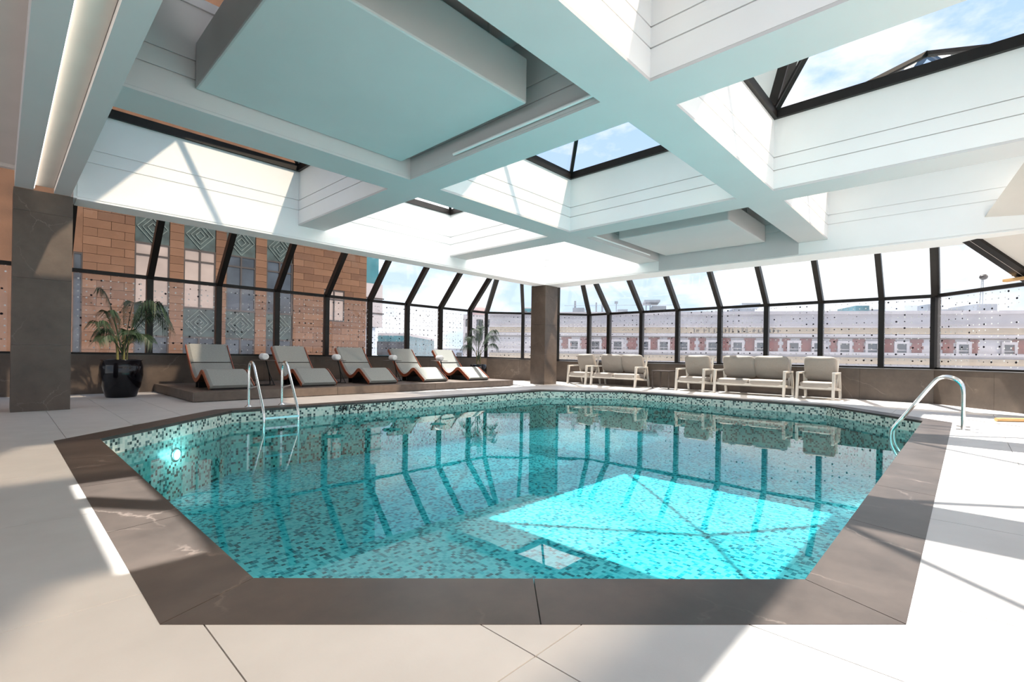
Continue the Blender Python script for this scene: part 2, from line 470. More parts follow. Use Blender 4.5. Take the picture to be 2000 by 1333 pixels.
a, b = DADO[3], DADO[4]; dx, dy = b[0] - a[0], b[1] - a[1]; k = math.hypot(dx, dy); room_half.append((-dy / k, dx / k, (-dy * a[0] + dx * a[1]) / k))
OE = edges_out(OUT)
TX, TY, G = 0.64, 1.28, 0.0022
full_tile = None
for i in range(-4, 21):
    for j in range(-4, 10):
        x0 = 0.47 + TX * i; y0 = 0.93 + TY * j
        poly = [(x0 + G, y0 + G), (x0 + TX - G, y0 + G), (x0 + TX - G, y0 + TY - G), (x0 + G, y0 + TY - G)]
        cut = False
        p2 = poly
        for h in room_half:
            p3 = clip(p2, *h)
            if p3 != p2: cut = True
            p2 = p3
            if len(p2) < 3: break
        if len(p2) < 3 or abs(area(p2)) < 0.01: continue
        pieces = []; inside = p2
        for (nx, ny, d) in OE:
            if len(inside) < 3: break
            outp = clip(inside, -nx, -ny, -d)
            if len(outp) >= 3 and abs(area(outp)) > 1e-4: pieces.append(outp)
            inside = clip(inside, nx, ny, d)
        tot = sum(abs(area(p)) for p in pieces)
        if tot < 0.01: continue
        if not cut and tot > abs(area(p2)) - 1e-4:
            if full_tile is None:
                mb = MB().box(G, TX - G, G, TY - G, ZF, 0)
                full_tile = mb.mesh('tile', 'deck_tile')
            t = bpy.data.objects.new('tile', full_tile); COL.objects.link(t); t.parent = floor; t.location = (x0, y0, 0)
        else:
            mb = MB()
            for p in pieces: mb.prism(p, ZF, 0)
            t = part('tile', mb, 'deck_tile', floor)

basin = thing('pool_basin', (0, 0, 0), 'octagonal in-ground swimming pool lined with green and cream mosaic tiles', None, None, 'structure')
wl = MB()
n8 = len(OCT)
for i in range(n8):
    a, b = OCT[i], OCT[(i + 1) % n8]
    wl.add([(a[0], a[1], -0.03), (b[0], b[1], -0.03), (b[0], b[1], POOL_Z), (a[0], a[1], POOL_Z)], [(0, 1, 2, 3)])
part('mosaic_wall', wl, 'pool_mosaic', basin)
part('mosaic_floor', MB().add([(p[0], p[1], POOL_Z) for p in OCT], [tuple(range(n8))]), 'pool_floor_mosaic', basin)
part('basin_shell', MB().prism(offset_line(OCT, 0.15, True), POOL_Z - 0.2, POOL_Z - 0.01), 'grout', basin)
for i in range(n8):
    a, b, c, d = OCT[i], OCT[(i + 1) % n8], OUT[(i + 1) % n8], OUT[i]
    ln = math.hypot(b[0] - a[0], b[1] - a[1]); k = max(2, round(ln / 1.12))
    for q in range(k):
        t0, t1 = q / k, (q + 1) / k; g = 0.002 / ln
        t0 += g; t1 -= g
        lp = lambda u, v, t: (u[0] + (v[0] - u[0]) * t, u[1] + (v[1] - u[1]) * t)
        part('coping_slab', MB().prism([lp(d, c, t0), lp(d, c, t1), lp(a, b, t1), lp(a, b, t0)], -0.035, 0.002), 'coping_stone', basin)
solo('pool_water', MB().add([(p[0], p[1], WATER_Z) for p in OCT], [tuple(range(n8))]), 'water',
     'clear still turquoise water filling the octagonal pool', 'water')

# underwater lamps; all but the first are unseen, added to brighten the water
for (x, y, nx, ny, lab, en) in ((1.52, 7.164, .7126, -.7016, 'angled far-left pool wall near the ladder', 5), (0.70, 3.6, 1, 0, 'left pool wall, added to brighten the water', 18), (1.485, 1.26, .707, .707, 'angled near pool wall, added to brighten the water', 18),
                                (4.0, 0.47, 0, 1, 'near part of the right pool wall, added to brighten the water', 26), (7.4, 0.47, 0, 1, 'right pool wall before the grab rail, added to brighten the water', 26)):
    zl = -0.40 if en < 10 else -0.58
    pl = thing('pool_lamp', (x, y, zl), 'small round underwater lamp in the ' + lab, 'lamp', 'underwater pool lamps')
    P_ = lambda o_: (x + nx * o_, y + ny * o_, zl)
    part('bezel', MB().tube([P_(0.001), P_(0.012)], 0.085, 20), 'chrome', pl)
    part('lens', MB().tube([P_(0.010), P_(0.020)], 0.065, 20), 'pool_lamp_lens', pl)
    ll = bpy.data.lights.new('pool_lamp_light', 'POINT'); lo = bpy.data.objects.new('pool_lamp_light', ll); COL.objects.link(lo)
    ll.energy = en; ll.color = (0.85, 1.0, 1.0); ll.shadow_soft_size = 0.06; lo.parent = pl; lo.location = (nx * 0.12, ny * 0.12, 0)

def text_mesh(s, size, mat, name, mtx, parent):
    cu = bpy.data.curves.new('txt', 'FONT'); cu.body = s; cu.size = size; cu.align_x = 'CENTER'; cu.extrude = 0.001
    cu.offset = 0.003
    to = bpy.data.objects.new('txt', cu); COL.objects.link(to)
    bpy.context.view_layer.update()
    me = bpy.data.meshes.new_from_object(to.evaluated_get(bpy.context.evaluated_depsgraph_get()))
    me.name = name; me.transform(mtx); me.materials.clear(); me.materials.append(MT[mat])
    bpy.data.objects.remove(to)
    t = bpy.data.objects.new(name, me); COL.objects.link(t); t.parent = parent
    return t
tm = Matrix.Translation((4.33, 8.070, -0.135)) @ Matrix.Rotation(math.radians(90), 4, 'X')
dm = text_mesh('1.6M / 5.2ft', 0.135, 'black_print', 'depth_marking', tm, basin); dm['label'] = 'black depth lettering 1.6M / 5.2ft on the mosaic'

# ------------------------------------------------------------------ low stone walls and sills
def low_wall(name, a, b, z0, z1, th, lab, side_depth):
    w = thing(name, (a[0], a[1], 0), lab, None, None, 'structure')
    dx, dy = b[0] - a[0], b[1] - a[1]; ln = math.hypot(dx, dy); ux, uy = dx / ln, dy / ln; nx, ny = -uy, ux   # outward (left hand)
    k = max(1, round(ln / 1.32))
    for i in range(k):
        t0 = ln * i / k + 0.002; t1 = ln * (i + 1) / k - 0.002
        za = z0 + (z1 - z0) * t0 / ln; zb = z0 + (z1 - z0) * t1 / ln
        P = lambda t, o_: (a[0] + ux * t + nx * o_, a[1] + uy * t + ny * o_)
        p = [P(t0, 0), P(t1, 0), P(t1, 0.03), P(t0, 0.03)]
        mb = MB().add([(p[0][0], p[0][1], 0), (p[1][0], p[1][1], 0), (p[2][0], p[2][1], 0), (p[3][0], p[3][1], 0),
                       (p[0][0], p[0][1], za - 0.02), (p[1][0], p[1][1], zb - 0.02), (p[2][0], p[2][1], zb - 0.02), (p[3][0], p[3][1], za - 0.02)],
                      [(0, 3, 2, 1), (4, 5, 6, 7), (0, 1, 5, 4), (1, 2, 6, 5), (2, 3, 7, 6), (3, 0, 4, 7)])
        part('stone_panel', mb, 'dado_stone', w)
    mb = MB()
    p = [(a[0] + nx * .03, a[1] + ny * .03), (b[0] + nx * .03, b[1] + ny * .03), side_depth[1], side_depth[0]]
    mb.add([(q[0], q[1], 0) for q in p] + [(p[0][0], p[0][1], z0 - .02), (p[1][0], p[1][1], z1 - .02), (p[2][0], p[2][1], z1 - .02), (p[3][0], p[3][1], z0 - .02)],
           [(0, 3, 2, 1), (4, 5, 6, 7), (0, 1, 5, 4), (1, 2, 6, 5), (2, 3, 7, 6), (3, 0, 4, 7)])
    part('core', mb, 'brown_panel', w)
    p[0] = (a[0] - nx * .012, a[1] - ny * .012); p[1] = (b[0] - nx * .012, b[1] - ny * .012)
    mb = MB().add([(p[0][0], p[0][1], z0 - .02), (p[1][0], p[1][1], z1 - .02), (p[2][0], p[2][1], z1 - .02), (p[3][0], p[3][1], z0 - .02),
                   (p[0][0], p[0][1], z0), (p[1][0], p[1][1], z1), (p[2][0], p[2][1], z1), (p[3][0], p[3][1], z0)],
                  [(0, 3, 2, 1), (4, 5, 6, 7), (0, 1, 5, 4), (1, 2, 6, 5), (2, 3, 7, 6), (3, 0, 4, 7)])
    part('sill', mb, 'sill_metal', w)
    return w
GL = [(-7.0, 12.88), (12.28, 12.88), (14.60, 9.93), (14.60, 0.52), (11.0, -3.08)]
GO = offset_line(GL, -0.10)
low_wall('wall_left', DADO[0], DADO[1], .80, .80, .03, 'low brown stone wall under the left windows', [GO[0], GO[1]])
low_wall('wall_corner', DADO[1], DADO[2], .80, .73, .03, 'low brown stone wall across the glazed corner', [GO[1], GO[2]])
low_wall('wall_right', DADO[2], DADO[3], .73, .73, .03, 'low brown stone wall behind the armchairs', [GO[2], GO[3]])
low_wall('wall_far_right', DADO[3], DADO[4], .73, .73, .03, 'low brown stone wall angled behind the steel grab rail', [GO[3], GO[4]])

# ------------------------------------------------------------------ glazed walls with sloping upper panes
ZT = [2.465, 2.465, 2.41, 2.40, 2.40]
SL = 1.09
ZTOP = 4.62
INS = offset_line(GL, (ZTOP - 2.44) / SL)
def glaze(name, i, ts, label, opaque_after=None):
    w = thing(name, (GL[i][0], GL[i][1], SILL[i]), label, None, None, 'structure')
    a, b = GL[i], GL[i + 1]; ia, ib = INS[i], INS[i + 1]
    dx, dy = b[0] - a[0], b[1] - a[1]; ln = math.hypot(dx, dy); u = (dx / ln, dy / ln); nin = (u[1], -u[0])
    d = (ZTOP - 2.44) / SL
    def base(t): return Vector((a[0] + u[0] * t, a[1] + u[1] * t, 0))
    def topp(t):
        if i == 2 and t > ln - 1e-3 or i == 3 and t < 1e-3: return Vector((GL[3][0] - (ZTOP - 2.40) / SL, GL[3][1], ZTOP))
        if i == 3 and 1 < t < 3:
            p = base(t); return Vector((p.x + nin[0] * 1.30, p.y + nin[1] * 1.30, 3.20))
        if t < 1e-3: return Vector((ia[0], ia[1], ZTOP))
        if t > ln - 1e-3: return Vector((ib[0], ib[1], ZTOP))
        p = base(t); s0 = (ia[0] - a[0]) * u[0] + (ia[1] - a[1]) * u[1]; s1 = (ib[0] - a[0]) * u[0] + (ib[1] - a[1]) * u[1]
        t2 = min(max(t, s0), s1)
        k2 = 1.0
        if t < s0: k2 = t / s0
        if t > s1: k2 = (ln - t) / (ln - s1)
        q = Vector((a[0] + u[0] * t + nin[0] * d * k2, a[1] + u[1] * t + nin[1] * d * k2, zt(t) + (ZTOP - zt(t)) * k2))
        return q
    def zt(t): return ZT[i] + (ZT[i + 1] - ZT[i]) * t / ln
    def zs(t): return SILL[i] + (SILL[i + 1] - SILL[i]) * t / ln
    for k, t in enumerate(ts):
        p = base(t)
        own = not (t > ln - 1e-3)
        if own:
            part('mullion', MB().bar((p.x, p.y, zs(t)), (p.x, p.y, zt(t)), 0.115, 0.14, up=(nin[0], nin[1], 0)), 'frame_metal', w)
            part('rafter', MB().bar((p.x, p.y, zt(t)), topp(t), 0.28 if i == 3 and t > 1 else 0.115, 0.15, up=(nin[0], nin[1], 0.9)), 'frame_metal', w)
    for k in range(len(ts) - 1):
        t0, t1 = ts[k], ts[k + 1]; p, q = base(t0), base(t1)
        A = Vector((p.x, p.y, zt(t0))); B = Vector((q.x, q.y, zt(t1)))
        part('transom', MB().bar(A, B, 0.09, 0.075), 'frame_metal', w)
        part('sill_rail', MB().bar((p.x, p.y, zs(t0) + .02), (q.x, q.y, zs(t1) + .02), 0.06, 0.04), 'frame_metal', w)
        part('pane', MB().add([(p.x, p.y, zs(t0)), (q.x, q.y, zs(t1)), B, A], [(0, 1, 2, 3)]), 'frit_glass', w, 'glass printed with dark and pale dots')
        op = opaque_after is not None and k >= opaque_after
        if op:
            n_ = Vector((-nin[0], -nin[1], 0.9)).normalized() * -0.08
            part('infill_panel', MB().add([A + n_, B + n_, topp(t1) + n_, topp(t0) + n_], [(0, 1, 2, 3)]), 'beige_paint', w)
        else:
            part('pane', MB().add([A, B, topp(t1), topp(t0)], [(0, 1, 2, 3)]), 'clear_glass', w)
    return w
lt = [2.214 + 1.3215 * k + 7.0 for k in range(-5, 8)]
L1 = GL[1][0] + 7.0
glaze('window_1', 0, [0.0, 1.3] + lt + [L1], 'row of dark-framed windows with sloping upper panes along the left wall')
lc = math.hypot(GL[2][0] - GL[1][0], GL[2][1] - GL[1][1])
glaze('window_2', 1, [0, lc * 0.36, lc * 0.70, lc], 'dark-framed angled windows across the far corner')
ys = [9.10, 7.85, 6.61, 5.31, 4.05, 2.755, 1.50]
glaze('window_3', 2, [0] + [9.93 - y for y in ys] + [9.93 - 0.52], 'row of dark-framed windows with sloping upper panes behind the armchairs')
glaze('window_4', 3, [0, 2.10, 4.2, math.hypot(3.6, 3.6)], 'dark-framed angled windows beyond the steel grab rail', 1)

# ------------------------------------------------------------------ columns
def column(x0, x1, y0, y1, zt_, joints, label):
    c = thing('column', ((x0 + x1) / 2, (y0 + y1) / 2, 0), label, 'column', 'stone columns')
    part('core', MB().box(x0 + .02, x1 - .02, y0 + .02, y1 - .02, 0, zt_), 'grout', c)
    zz = [0] + joints + [zt_]
    for za, zb in zip(zz[:-1], zz[1:]):
        za += 0.0012; zb -= 0.0012
        part('stone_panel', MB().box(x0, x1, y0, y0 + .02, za, zb), 'column_stone', c)
        part('stone_panel', MB().box(x0, x1, y1 - .02, y1, za, zb), 'column_stone', c)
        part('stone_panel', MB().box(x0, x0 + .02, y0 + .02, y1 - .02, za, zb), 'column_stone', c)
        part('stone_panel', MB().box(x1 - .02, x1, y0 + .02, y1 - .02, za, zb), 'column_stone', c)
    return c
column(0.11, 0.73, 9.70, 10.32, 3.16, [0.95, 1.9, 2.85], 'brown veined stone column beside the large potted palm')
column(11.75, 12.36, 9.65, 10.24, 3.15, [0.95, 1.9, 2.85], 'grey-brown stone column at the far corner of the pool')

# ------------------------------------------------------------------ ceiling
ZS, ZC = 3.41, 4.47
CX = [(0.77, 4.03), (4.57, 7.88), (8.45, 11.75)]
CYs = [(6.43, 9.65), (2.65, 5.86), (-1.10, 2.12), (-4.85, -1.65)]
BD = 0.016
ceil = thing('ceiling', (0, 0, ZS), 'white coffered ceiling with pale beams', None, None, 'structure')
def cbox(name, mat, *a): return part(name, MB().box(*a), mat, ceil)
for (x0, x1) in ((4.03, 4.57), (7.88, 8.45)):
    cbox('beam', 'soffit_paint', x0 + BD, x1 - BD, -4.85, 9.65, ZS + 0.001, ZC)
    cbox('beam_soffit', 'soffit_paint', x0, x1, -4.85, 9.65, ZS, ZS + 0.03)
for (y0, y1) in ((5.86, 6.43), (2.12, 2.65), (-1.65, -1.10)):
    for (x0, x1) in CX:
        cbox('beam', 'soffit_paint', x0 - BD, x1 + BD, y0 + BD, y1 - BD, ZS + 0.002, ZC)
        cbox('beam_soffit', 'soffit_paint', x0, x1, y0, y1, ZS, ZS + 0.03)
cbox('beam', 'soffit_paint', 0.77, 12.5, -5.4, -4.85 - BD, ZS, ZC)
# edge beams
cbox('edge_beam', 'white_paint', 0.73, 12.5, 9.65 + BD, 10.12, 3.15, ZC)
cbox('edge_beam', 'white_paint', 11.75 + BD, 12.5, -5.0, 9.65 + BD, 3.15, ZC)
cbox('roof_cap', 'white_paint', -7, 12.75, 9.66, 10.95, ZC, ZTOP)
cbox('roof_cap', 'white_paint', 11.76, 12.75, -5.0, 9.66, ZC, ZTOP)
# beam on the left with its recessed light cove
for (x0, x1, z0) in ((0.12, 0.31, 3.16), (0.52, 0.70, 3.16), (0.31, 0.52, 3.235), (0.70, 0.77, ZS)):
    cbox('beam', 'soffit_paint', x0, x1, -5.0, 9.69 if x0 < 0.7 else 9.65, z0, ZC)
led = cbox('light_strip', 'cove_led', 0.312, 0.318, -5.0, 9.66, 3.175, 3.225)
part('cove_lining', MB().box(0.33, 0.515, -5.0, 9.66, 3.225, 3.234), 'beige_paint', ceil)
cbox('ceiling_slab', 'beige_paint', -7, 0.12, -5.0, 9.62, 3.42, ZC)
cbox('ceiling_lip', 'beige_paint', -7, 0.12, 9.55, 9.64, 3.37, 3.42)
# boards lining every coffer, with two grooves
GV = 0.014
bands = [(ZS + 0.032, 3.72 - GV), (3.72, 3.915 - GV), (3.915, ZC - 0.002)]
for ci, (x0, x1) in enumerate(CX):
    for cj, (y0, y1) in enumerate(CYs):
        closed = (ci, cj) in ((0, 1), (2, 1))
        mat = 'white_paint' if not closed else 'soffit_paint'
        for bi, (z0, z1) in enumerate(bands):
            zz = z0
            cbox('board', mat, x0, x1, y1, y1 + BD - .001, 3.172 if (cj == 0 and bi == 0) else zz, z1)
            cbox('board', mat, x0, x1, y0 - BD + .001, y0, zz, z1)
            cbox('board', mat, x1, x1 + BD - .001, y0, y1, 3.172 if (ci == 2 and bi == 0) else zz, z1)
            cbox('board', mat, x0 - BD + .001, x0, y0, y1, zz, z1)
for (x0, x1) in ((4.03, 4.57), (7.88, 8.45)):
    cbox('board', 'white_paint', x0, x1, 9.651, 9.65 + BD - .001, 3.172, ZS)
for (y0, y1) in ((5.86, 6.43), (2.12, 2.65)):
    cbox('board', 'white_paint', 11.751, 11.75 + BD - .001, y0, y1, 3.172, ZS)
# thin drip edge under the left and right edge beams
cbox('edge_trim', 'white_paint', 0.77, 11.74, 9.648, 10.12, 3.135, 3.15)
cbox('edge_trim', 'white_paint', 11.748, 12.5, -5.0, 9.648, 3.135, 3.15)
# roof deck between the skylights (seen from above only)
for (x0, x1) in ((-7, 0.77), (4.03, 4.57), (7.88, 8.45)):
    cbox('roof_deck', 'roof_grey', x0, x1, -5.0, 9.65, ZC, ZC + .1)
for (y0, y1) in ((5.86, 6.43), (2.12, 2.65), (-1.65, -1.10), (-5.4, -4.85)):
    for (x0, x1) in CX: cbox('roof_deck', 'roof_grey', x0, x1, y0, y1, ZC, ZC + .1)
# roof over the two closed coffers
x0, x1 = CX[2]; y0, y1 = CYs[1]
cbox('roof_deck', 'soffit_paint', x0, x1, y0, y1, ZC, ZC + .1)
x0, x1 = CX[0]
SX0, SX1, SY0, SY1 = 1.10, 1.60, 3.98, 5.84
for a in ((x0, SX0, y0, y1), (SX1, x1, y0, y1), (SX0, SX1, y0, SY0), (SX0, SX1, SY1, y1)):
    cbox('roof_deck', 'soffit_paint', a[0], a[1], a[2], a[3], ZC, ZC + .1)
sl = thing('added_roof_light', ((SX0 + SX1) / 2, (SY0 + SY1) / 2, ZC), 'narrow roof slot added above the large suspended ceiling panel to throw sun on the left coping', 'skylight')  # added, unseen slot that lets the high sun reach the left coping
part('pane', MB().add([(SX0, SY0, ZC + 1.5), (SX1, SY0, ZC + 1.5), (SX1, SY1, ZC + .1), (SX0, SY1, ZC + .1)], [(0, 1, 2, 3)]), 'skylight_glass', sl)
part('sun_shield', MB().box(SX0, SX1, SY0 - .05, SY0, ZC + .1, ZC + 1.5), 'roof_grey', sl)  # opaque hood added to keep the warm sun off the coffer boards
for xx in (SX0 - .04, SX1):
    part('cheek', MB().add([(xx, SY0, ZC + .1), (xx, SY1, ZC + .1), (xx, SY0, ZC + 1.5), (xx + .04, SY0, ZC + .1), (xx + .04, SY1, ZC + .1), (xx + .04, SY0, ZC + 1.5)],
                           [(0, 1, 2), (5, 4, 3), (0, 3, 4, 1), (1, 4, 5, 2), (2, 5, 3, 0)]), 'skylight_glass', sl)
part('glazing_bar', MB().bar((SX0 - .02, 5.38, ZC + .09), (SX1, 4.70, ZC + .09), 0.17, 0.05), 'frame_metal', sl)  # added to cast the dark stripe across the sun patch on the coping

# suspended flat panels
def hung_panel(x0, x1, y0, y1, z0, z1, label):
    t = thing('ceiling_panel', ((x0 + x1) / 2, (y0 + y1) / 2, z0), label, 'ceiling panel', 'suspended ceiling panels')
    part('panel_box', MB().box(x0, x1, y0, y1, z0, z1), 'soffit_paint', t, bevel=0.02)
    for sx in (x0 + .3, x1 - .3):
        for sy in (y0 + .3, y1 - .3): part('hanger', MB().tube([(sx, sy, z1), (sx, sy, ZC)], .012, 6), 'chrome', t)
hung_panel(1.36, 3.86, 3.47, 5.84, 3.61, 4.10, 'large pale flat panel hung in the near-left ceiling coffer')
hung_panel(9.42, 11.72, 3.30, 5.66, 3.52, 3.90, 'pale flat panel hung in the coffer above the armchairs')
solo('conduit', MB().tube([(3.995, 4.85, 3.49), (3.995, 2.66, 3.49)], 0.02, 8), 'white_paint', 'thin white conduit fixed inside the near-left coffer', 'conduit')
solo('conduit', MB().tube([(8.52, 5.83, 3.49), (11.2, 5.83, 3.49)], 0.02, 8), 'white_paint', 'thin pale conduit fixed inside the coffer above the armchairs', 'conduit')

# pyramid skylights
names = {(0, 0): 'pyramid skylight over the coffer above the potted palm', (1, 0): 'pyramid skylight over the coffer above the middle loungers',
         (2, 0): 'pyramid skylight over the far corner coffer', (1, 1): 'pyramid skylight over the central coffer',
         (0, 2): 'pyramid skylight over the nearest coffer', (1, 2): 'pyramid skylight over the right foreground coffer',
         (2, 2): 'pyramid skylight over the far right coffer by the windows',
         (0, 3): 'pyramid skylight over the rear left coffer behind the viewpoint', (1, 3): 'pyramid skylight over the rear middle coffer behind the viewpoint', (2, 3): 'pyramid skylight over the rear right coffer behind the viewpoint'}
for (ci, cj), lab in names.items():
    (x0, x1), (y0, y1) = CX[ci], CYs[cj]
    t = thing('skylight', ((x0 + x1) / 2, (y0 + y1) / 2, ZC), 'dark-framed ' + lab, 'skylight', 'pyramid skylights')
    cx, cy = (x0 + x1) / 2, (y0 + y1) / 2; ap = Vector((cx, cy, ZC + 1.35)); zk = ZC + 0.13
    part('kerb', MB().box(x0, x1, y1 - .05, y1, ZC, zk), 'frame_metal', t); part('kerb', MB().box(x0, x1, y0, y0 + .05, ZC, zk), 'frame_metal', t)
    part('kerb', MB().box(x0, x0 + .05, y0 + .05, y1 - .05, ZC, zk), 'frame_metal', t); part('kerb', MB().box(x1 - .05, x1, y0 + .05, y1 - .05, ZC, zk), 'frame_metal', t)
    co = [Vector((x0 + .02, y0 + .02, zk)), Vector((x1 - .02, y0 + .02, zk)), Vector((x1 - .02, y1 - .02, zk)), Vector((x0 + .02, y1 - .02, zk))]
    for q in range(4):
        part('hip_bar', MB().bar(co[q], ap, 0.065, 0.08), 'frame_metal', t)
        part('pane', MB().add([co[q], co[(q + 1) % 4], ap], [(0, 1, 2)]), 'opal_glass' if (ci, cj) in ((1, 0), (2, 0)) else 'skylight_glass', t)

# ------------------------------------------------------------------ lounger platform
PZ = 0.175
pf = thing('platform', (6.36, 11.2, 0), 'low dark brown platform under the row of sun loungers', 'platform')
part('deck_panel', MB().box(2.33, 10.40, 9.775, 12.79, PZ - .03, PZ), 'platform_timber', pf)
part('plinth', MB().box(2.40, 10.33, 9.84, 12.79, 0, PZ - .03), 'brown_panel', pf)
fx = [2.33, 4.95, 7.55, 10.40]
for a, b in zip(fx[:-1], fx[1:]): part('fascia_board', MB().box(a + .003, b - .003, 9.75, 9.775, 0.012, PZ), 'platform_timber', pf)
part('fascia_board', MB().box(2.305, 2.33, 9.75, 12.79, 0.012, PZ), 'platform_timber', pf)
part('fascia_board', MB().box(10.40, 10.425, 9.75, 12.79, 0.012, PZ), 'platform_timber', pf)

# ------------------------------------------------------------------ sun loungers
def catmull(pts, n=8):
    P = [pts[0]] + pts + [pts[-1]]; res = []
    for i in range(1, len(P) - 2):
        for k in range(n):
            t = k / n; q = []
            for c in range(len(pts[0])):
                p0, p1, p2, p3 = P[i - 1][c], P[i][c], P[i + 1][c], P[i + 2][c]
                q.append(0.5 * (2 * p1 + (p2 - p0) * t + (2 * p0 - 5 * p1 + 4 * p2 - p3) * t * t + (3 * p1 - p0 - 3 * p2 + p3) * t ** 3))
            res.append(tuple(q))
    res.append(tuple(pts[-1])); return res
prof = catmull([(0.0, 0.085), (0.20, 0.215), (0.40, 0.345), (0.50, 0.375), (0.60, 0.345), (0.75, 0.245), (0.92, 0.195), (1.10, 0.275), (1.26, 0.41), (1.46, 0.615), (1.68, 0.865)], 5)
def ribbon(pts, x0, x1, off0, off1, rnd=0.0):
    """solid strip following a (y,z) profile between two offsets along its normal"""
    n = len(pts); top = []; bot = []
    for i, (y, z) in enumerate(pts):
        a = pts[max(i - 1, 0)]; b = pts[min(i + 1, n - 1)]; ty, tz = b[0] - a[0], b[1] - a[1]; k = math.hypot(ty, tz)
        ny, nz = -tz / k, ty / k
        top.append((y + ny * off1, z + nz * off1)); bot.append((y + ny * off0, z + nz * off0))
    mb = MB(); vs = []
    xs = [(x0, 1), (x0 + rnd, 0), (x1 - rnd, 0), (x1, 1)] if rnd else [(x0, 0), (x1, 0)]
    cols = len(xs)
    for i in range(n):
        for x, e in xs:
            m = 0.45 if e else 1.0
            vs.append((x, bot[i][0] + (top[i][0] - bot[i][0]) * m, bot[i][1] + (top[i][1] - bot[i][1]) * m))
        for x, e in xs: vs.append((x, bot[i][0], bot[i][1]))
    st = 2 * cols; fs = []
    for i in range(n - 1):
        a, b = i * st, (i + 1) * st
        for c in range(cols - 1):
            fs.append((a + c, a + c + 1, b + c + 1, b + c)); fs.append((a + cols + c, b + cols + c, b + cols + c + 1, a + cols + c + 1))
        fs.append((a, b, b + cols, a + cols)); fs.append((a + cols - 1, a + st - 1, b + st - 1, b + cols - 1))
    for i in (0, n - 1):
        a = i * st
        for c in range(cols - 1): fs.append((a + c, a + cols + c, a + cols + c + 1, a + c + 1) if i == 0 else (a + c, a + c + 1, a + cols + c + 1, a + cols + c))
    mb.add(vs, fs); return mb
def make_lounger():
    t = thing('sun_lounger', (0, 0, 0), None, 'sun lounger', 'wave-shaped sun loungers on the platform')
    W = 0.76; cut = 43
    part('shell', ribbon(prof, 0.0, W, -0.088, -0.064), 'dark_wood', t)
    part('side_rail', ribbon(prof, -0.014, 0.0, -0.086, -0.008), 'lounger_wood', t, 'glossy red-brown wooden edge')
    part('side_rail', ribbon(prof, W, W + 0.014, -0.086, -0.008), 'lounger_wood', t)
    part('seat_cushion', ribbon(prof[:cut], 0.004, W - 0.004, -0.062, 0.0, 0.05), 'lounger_fabric', t)
    part('headrest_cushion', ribbon(prof[cut - 1:], 0.004, W - 0.004, -0.062, 0.012, 0.05), 'lounger_fabric', t)
    sy, sz = prof[cut - 1]
    part('seam', MB().tube([(0.01, sy - .008, sz + .008), (W - .01, sy - .008, sz + .008)], .007, 6), 'black_metal', t)
    for y in (0.06, 0.86, 1.05):
        z = min(prof, key=lambda p: abs(p[0] - y))[1] - 0.085
        part('foot', MB().box(0.03, W - 0.03, y - .02, y + .02, 0, max(z, 0.02)), 'black_metal', t)
    return t
lp = make_lounger()
LX = [(2.66, 'leftmost wave-shaped grey sun lounger, nearest the large potted palm'), (4.36, 'second wave-shaped grey sun lounger from the left, behind the pool ladder'),
      (5.93, 'middle wave-shaped grey sun lounger of the five'), (7.50, 'fourth wave-shaped grey sun lounger from the left'), (9.03, 'rightmost wave-shaped grey sun lounger, beside the small palm')]
for i, (x, lab) in enumerate(LX):
    o = lp if i == 0 else copy_tree(lp)
    o.location = (x, 10.12, PZ); o['label'] = lab

# side tables and rolled towels
def make_table():
    t = thing('side_table', (0, 0, 0), None, 'side table', 'side tables between the loungers')
    part('table_top', MB().lathe([(0.0, .535), (.235, .535), (.24, .541), (.235, .548), (0.0, .548)], (0, 0, 0), 24), 'dark_wood', t)
    part('frame', MB().tube(catmull([(-.20, -.14, .016), (.16, -.14, .016), (.18, -.10, .05), (.12, 0, .30), (.06, .0, .535)], 6), .011, 8), 'black_metal', t)
    part('frame', MB().tube(catmull([(-.20, .14, .016), (.16, .14, .016), (.18, .10, .05), (.12, 0.02, .30), (.06, .02, .535)], 6), .011, 8), 'black_metal', t)
    return t
def make_towel():
    t = thing('rolled_towel', (0, 0, 0), None, 'towel', 'rolled white towels on the side tables')
    mb = MB(); pts = [(-.11, .05), (-.105, .066), (-.09, .072), (0, .074), (.09, .072), (.105, .066), (.11, .05)]
    vs = []; fs = []; seg = 20
    for y, r in pts:
        for k in range(seg):
            a = 2 * math.pi * k / seg; vs.append((r * math.cos(a), y, .074 + r * math.sin(a)))
    for i in range(len(pts) - 1):
        for k in range(seg): fs.append((i * seg + k, (i + 1) * seg + k, (i + 1) * seg + (k + 1) % seg, i * seg + (k + 1) % seg))
    mb.add(vs, fs, True); mb.add(vs[:seg], [tuple(range(seg))]); mb.add(vs[-seg:], [tuple(range(seg))[::-1]])
    part('roll', mb, 'towel', t)
    sp = [(.05 * (1 - q / 40) * math.cos(q * .5), -.111, .074 + .05 * (1 - q / 40) * math.sin(q * .5)) for q in range(38)]
    part('spiral_fold', MB().tube(sp, .004, 5), 'towel', t)
    return t
tp, wp = make_table(), make_towel()
TB = [(3.89, 'first and second'), (5.53, 'second and middle'), (7.10, 'middle and fourth'), (8.65, 'fourth and rightmost')]
for i, (x, lab) in enumerate(TB):
    a = tp if i == 0 else copy_tree(tp); a.location = (x, 11.0, PZ); a['label'] = 'thin round side table between the %s loungers' % lab
    w = wp if i == 0 else copy_tree(wp); w.location = (x + .01, 11.0, PZ + .548); w['label'] = 'rolled white towel on the table between the %s loungers' % lab

